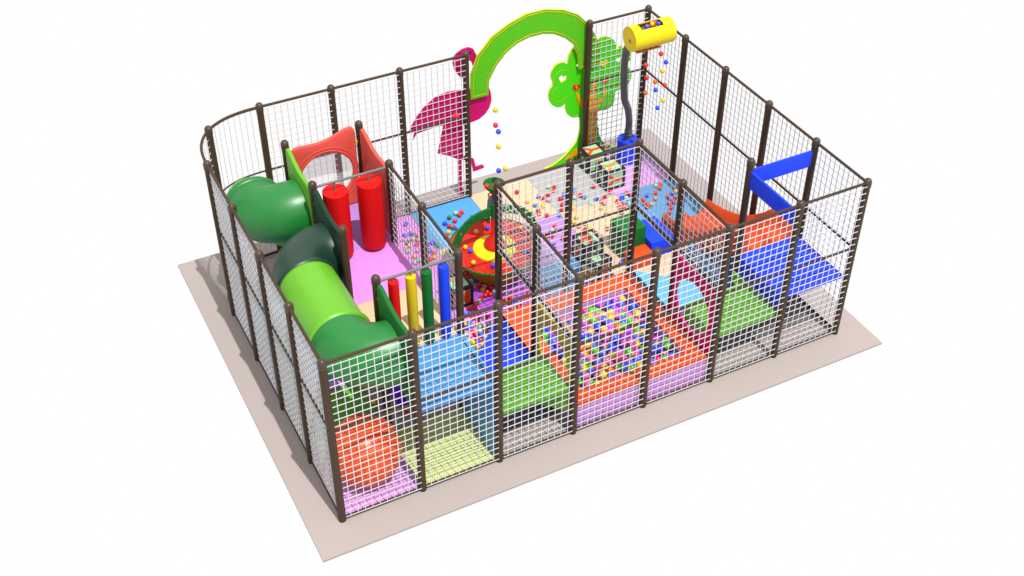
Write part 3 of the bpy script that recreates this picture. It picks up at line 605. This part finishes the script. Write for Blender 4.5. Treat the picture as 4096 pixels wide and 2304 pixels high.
for k, (dx, dy, z, cc) in enumerate(((6.26, 4.02, 2.745, 'dark green'), (6.34, 4.03, 2.765, 'blue'), (6.39, 4.09, 2.735, 'red'), (6.45, 4.06, 2.77, 'yellow'), (6.51, 4.09, 2.76, 'red'), (6.535, 4.03, 2.765, 'blue'))):
    put_ball('play_ball', SB[cc], (dx, dy, z), f'{cc} ball inside the slot of the yellow drum' + (' nearer its middle' if k == 2 or k == 1 else ''), 'ball', f'{cc} balls inside the yellow drum')
for dx in (6.245, 6.36, 6.455, 6.545):
    put_ball('play_ball', SB['red'], (dx, 4.02, 2.435), 'red ball on the small ledge under the yellow drum', 'ball', 'red balls on the ledge under the yellow drum')

# ================================================================== BACK BOARDS
def inset(pts, d):
    out = []; n = len(pts); area = sum(pts[i][0] * pts[(i + 1) % n][1] - pts[(i + 1) % n][0] * pts[i][1] for i in range(n)); sg = 1 if area > 0 else -1
    for i in range(n):
        a, b, c = Vector(pts[i - 1]), Vector(pts[i]), Vector(pts[(i + 1) % n])
        e1, e2 = (b - a).normalized(), (c - b).normalized(); n1, n2 = Vector((-e1.y, e1.x)) * sg, Vector((-e2.y, e2.x)) * sg
        m = (n1 + n2); m = m / max(.35, m.length_squared / 2) / 1.0 if m.length > 1e-6 else n1
        out.append(tuple(b + m * d * .5 * 2 / 2 * 1.0) if False else tuple(b + (n1 + n2).normalized() * d / max(.5, (n1 + n2).normalized().dot(n1))))
    return out
ARCH_O = [(4.09, 1.66), (4.1, 2.06), (4.21, 2.34), (4.43, 2.58), (4.7, 2.72), (4.99, 2.81), (5.29, 2.81), (5.59, 2.73), (5.83, 2.6), (5.98, 2.44), (6.11, 2.25), (6.19, 2.07), (6.22, 1.88), (6.23, 1.68)]
ARCH_I = [(4.37, 1.66), (4.39, 1.9), (4.51, 2.11), (4.67, 2.28), (4.84, 2.38), (5.03, 2.43), (5.25, 2.43), (5.44, 2.38), (5.62, 2.27), (5.77, 2.13), (5.85, 1.92), (5.88, 1.68)]
ao = ARCH_O + ARCH_I[::-1]
t = thing('arch', 'big green arch board with yellow outline over the entrance', 'arch', (5.1, 5.065, 1.7))
flat_shape('board', [ao], 'y', 5.065, .03, [M['archgreen'], M['trim']], t, (5.1, 5.065, 1.7))
ins = inset(ao, .035); bm = N(); sweep(bm, [(a, 5.048, b) for a, b in ins], .005, 6, closed=True); part('outline', bm, M['outline'], t)

TREE = [(5.89, 2.11), (5.78, 2.04), (5.72, 1.95), (5.69, 1.82), (5.62, 1.86), (5.51, 1.85), (5.44, 1.77), (5.42, 1.66), (5.46, 1.53), (5.41, 1.45), (5.39, 1.33), (5.43, 1.2), (5.53, 1.11), (5.62, 1.1), (5.68, 1.13), (5.69, 1.01), (5.74, .91), (5.83, .84), (5.93, .82),
        (5.95, .71), (5.95, .56), (5.91, .39), (5.79, .25), (5.65, .14), (5.48, .06), (5.38, .035), (6.05, .025), (6.71, .025), (6.66, .07), (6.58, .06), (6.52, .13), (6.46, .11), (6.39, .22), (6.31, .40), (6.27, .62), (6.26, .82), (6.41, .82), (6.53, .87), (6.56, 1.0), (6.57, 1.1), (6.71, 1.12), (6.8, 1.19), (6.84, 1.3),
        (6.81, 1.43), (6.74, 1.53), (6.81, 1.62), (6.77, 1.76), (6.68, 1.84), (6.59, 1.88), (6.53, 1.83), (6.51, 1.96), (6.43, 2.06), (6.31, 2.11), (6.2, 2.09), (6.14, 2.02), (6.03, 2.1)]
def heart(cx, cy, s, rot=0):
    out = []
    for k in range(28):
        a = 2 * PI * k / 28; x = 16 * math.sin(a) ** 3; y = 13 * math.cos(a) - 5 * math.cos(2 * a) - 2 * math.cos(3 * a) - math.cos(4 * a)
        x, y = x * s / 16, y * s / 16; out.append((cx + x * math.cos(rot) - y * math.sin(rot), cy + x * math.sin(rot) + y * math.cos(rot)))
    return out
t = tree = thing('tree_board', 'bright green cut-out tree board with orange trunk and hearts right of the arch', 'tree board', (6.1, 5.075, 0))
flat_shape('board', [smooth_closed(TREE, 4), heart(5.62, 1.58, .07, -.3), heart(6.60, 1.65, .06, .2), heart(5.90, 1.74, .05, .2)], 'y', 5.12, .03, [M['treegreen'], M['trim']], t, (6.1, 5.075, 0))
TRUNK = [(6.09, .22), (6.07, .85), (5.98, .95), (5.9, 1.11), (5.86, 1.26), (5.92, 1.24), (5.97, 1.1), (6.08, 1.0), (6.1, 1.21), (6.15, 1.41), (6.2, 1.4), (6.21, 1.18), (6.23, 1.02), (6.33, 1.1), (6.34, 1.22), (6.39, 1.22), (6.38, 1.06), (6.28, .94), (6.25, .75), (6.22, .48), (6.25, .22)]
flat_shape('trunk', [smooth_closed(TRUNK, 3)], 'y', 5.099, .010, [M['trunk']], t, (6.1, 5.075, 0))
for pts in ([(5.70, .10), (5.80, .18), (5.915, .26), (5.925, .06), (5.86, .12), (5.80, .09)], [(6.18, .20), (6.3, .22), (6.4, .15), (6.48, .06), (6.36, .07), (6.28, .15), (6.18, .10)]):
    flat_shape('grass_tuft', [smooth_closed(pts, 3)], 'y', 5.099, .010, [M['trunk']], t, (6.1, 5.075, 0))
flat_shape('heart', [heart(5.86, 1.37, .068, -.1)], 'y', 5.099, .010, [M['red']], t, (6.1, 5.075, 0))
flat_shape('heart', [heart(6.37, 1.36, .068, .1)], 'y', 5.099, .010, [M['red']], t, (6.1, 5.075, 0))
flat_shape('heart', [heart(6.32, 1.66, .068, .05)], 'y', 5.099, .010, [M['bucket']], t, (6.1, 5.075, 0))
for x, z, ch in ((5.86, 1.37, '9'), (6.37, 1.36, '9')):
    letter(ch, .085, M['trunk'], t, (x - 6.1, 5.092 - 5.075, z), (PI / 2, 0, 0), .001)
for x, z in ((6.19, .79), (6.24, .68), (6.26, .5), (6.14, .26)):
    flat_shape('butterfly', [[(x - .035, z - .02), (x - .03, z + .012), (x, z), (x + .03, z + .03), (x + .036, z), (x + .004, z - .014)]], 'y', 5.099, .012, [M['wall_violet'] if False else M['magenta']], t, (6.1, 5.075, 0))
bm = N()
def vein(pts):
    q = [(a, 5.104, b) for a, b in pts]; sweep(bm, q, .0035, 5)
LOB = [((5.60, 1.60), .13, 30, 230), ((5.58, 1.33), .135, 110, 320), ((5.86, .96), .10, 190, 300), ((5.84, 1.87), .11, 60, 210), ((6.62, 1.32), .15, -130, 30), ((6.62, 1.66), .13, -20, 140), ((6.32, 1.92), .12, 10, 150), ((6.42, 1.02), .10, -120, 10)]
for (cx, cy), r_, a0, a1 in LOB: vein([(cx + r_ * math.cos(R(a0 + (a1 - a0) * k / 14)), cy + r_ * math.sin(R(a0 + (a1 - a0) * k / 14))) for k in range(15)])
part('outline', bm, M['deepyellow'], t)

FLAM = [(3.97, 2.02), (3.91, 2.1), (3.86, 2.2), (3.84, 2.3), (3.85, 2.38), (3.9, 2.44), (4.0, 2.485), (4.09, 2.49), (4.16, 2.45), (4.20, 2.36), (4.24, 2.21), (4.30, 2.04), (4.38, 1.83), (4.43, 1.65), (4.435, 1.53), (4.4, 1.42), (4.34, 1.34), (4.23, 1.27), (4.08, 1.25), (3.97, 1.25),
        (3.96, .71), (4.13, .6), (4.16, .44), (4.28, .445), (4.30, .41), (4.29, .385), (4.12, .37), (4.09, .56), (3.93, .65), (3.92, .07), (3.97, .03), (3.86, .03), (3.87, .67), (3.72, .78), (3.55, .87), (3.61, 1.1), (3.66, 1.33), (3.5, 1.34), (3.33, 1.32), (3.23, 1.31), (3.17, 1.22), (3.19, 1.3), (3.22, 1.36),
        (3.12, 1.34), (3.16, 1.45), (3.25, 1.58), (3.36, 1.7), (3.56, 1.83), (3.76, 1.86), (3.93, 1.84), (4.07, 1.78), (4.16, 1.88), (4.18, 2.0), (4.155, 2.17), (4.135, 2.24), (4.1, 2.28), (4.07, 2.29), (4.04, 2.25), (4.02, 2.12)]
t = thing('flamingo_board', 'magenta cut-out flamingo board standing behind the back net', 'flamingo board', (3.9, 5.075, 0))
flat_shape('board', [FLAM], 'y', 5.125, .026, [M['magenta']], t, (3.9, 5.075, 0), bev=0)
flat_shape('eye', [circle(4.11, 2.41, .018, 16)], 'y', 5.106, .006, [M['black']], t, (3.9, 5.075, 0))

t.location.x += .016 * U; t.location.z -= .02 * U
tree.location.x += .016 * U; tree.location.z -= .018 * U
# small things under the decks
bm = N(); prism(bm, [(1.28, 1.38), (1.62, 1.20), (1.50, 1.75), (1.28, 1.95)], .005, .34); single('foam_wedge', bm, M['purple'], 'purple foam wedge in the shade under the cream deck', 'foam wedge', (1.3, 1.7, .005))
for x, y, c in ((1.30, 1.20, 'red'), (1.03, 1.55, 'yellow'), (.60, 3.1, 'pink')):
    put_ball('play_ball', SB[c], (x, y, .022 + .0355 if x < 1 else .0365), f'small {c} ball lying in the shade under the tubes', 'ball', None)

# ================================================================== LIGHT, WORLD, CAMERA
w = bpy.data.worlds.new('World'); sc.world = w; w.use_nodes = True
bg = w.node_tree.nodes['Background']; bg.inputs['Color'].default_value = (1, 1, 1, 1); bg.inputs['Strength'].default_value = 1.0
sun = bpy.data.lights.new('Sun', 'SUN'); sun.energy = SUN; sun.angle = R(.5); sun.color = (1, .975, .94)
so = bpy.data.objects.new('Sun', sun); COL.objects.link(so)
so.rotation_euler = (-Vector((.06, -.48, 1))).to_track_quat('-Z', 'Y').to_euler(); so.location = (4, -4, 8)
cam = bpy.data.cameras.new('Camera'); co = bpy.data.objects.new('Camera', cam); COL.objects.link(co)
co.location = (-3.02992, -10.96354, 13.45694); co.rotation_euler = (.8738252, -.0010145, -.4735852)
cam.sensor_width = 36; cam.lens = 1.2275627 * 36; cam.clip_end = 300
sc.camera = co
sc.view_settings.view_transform = 'Standard'; sc.view_settings.look = 'None'; sc.view_settings.exposure = 0; sc.view_settings.gamma = 1
sc.cycles.max_bounces = 8; sc.cycles.transparent_max_bounces = 16
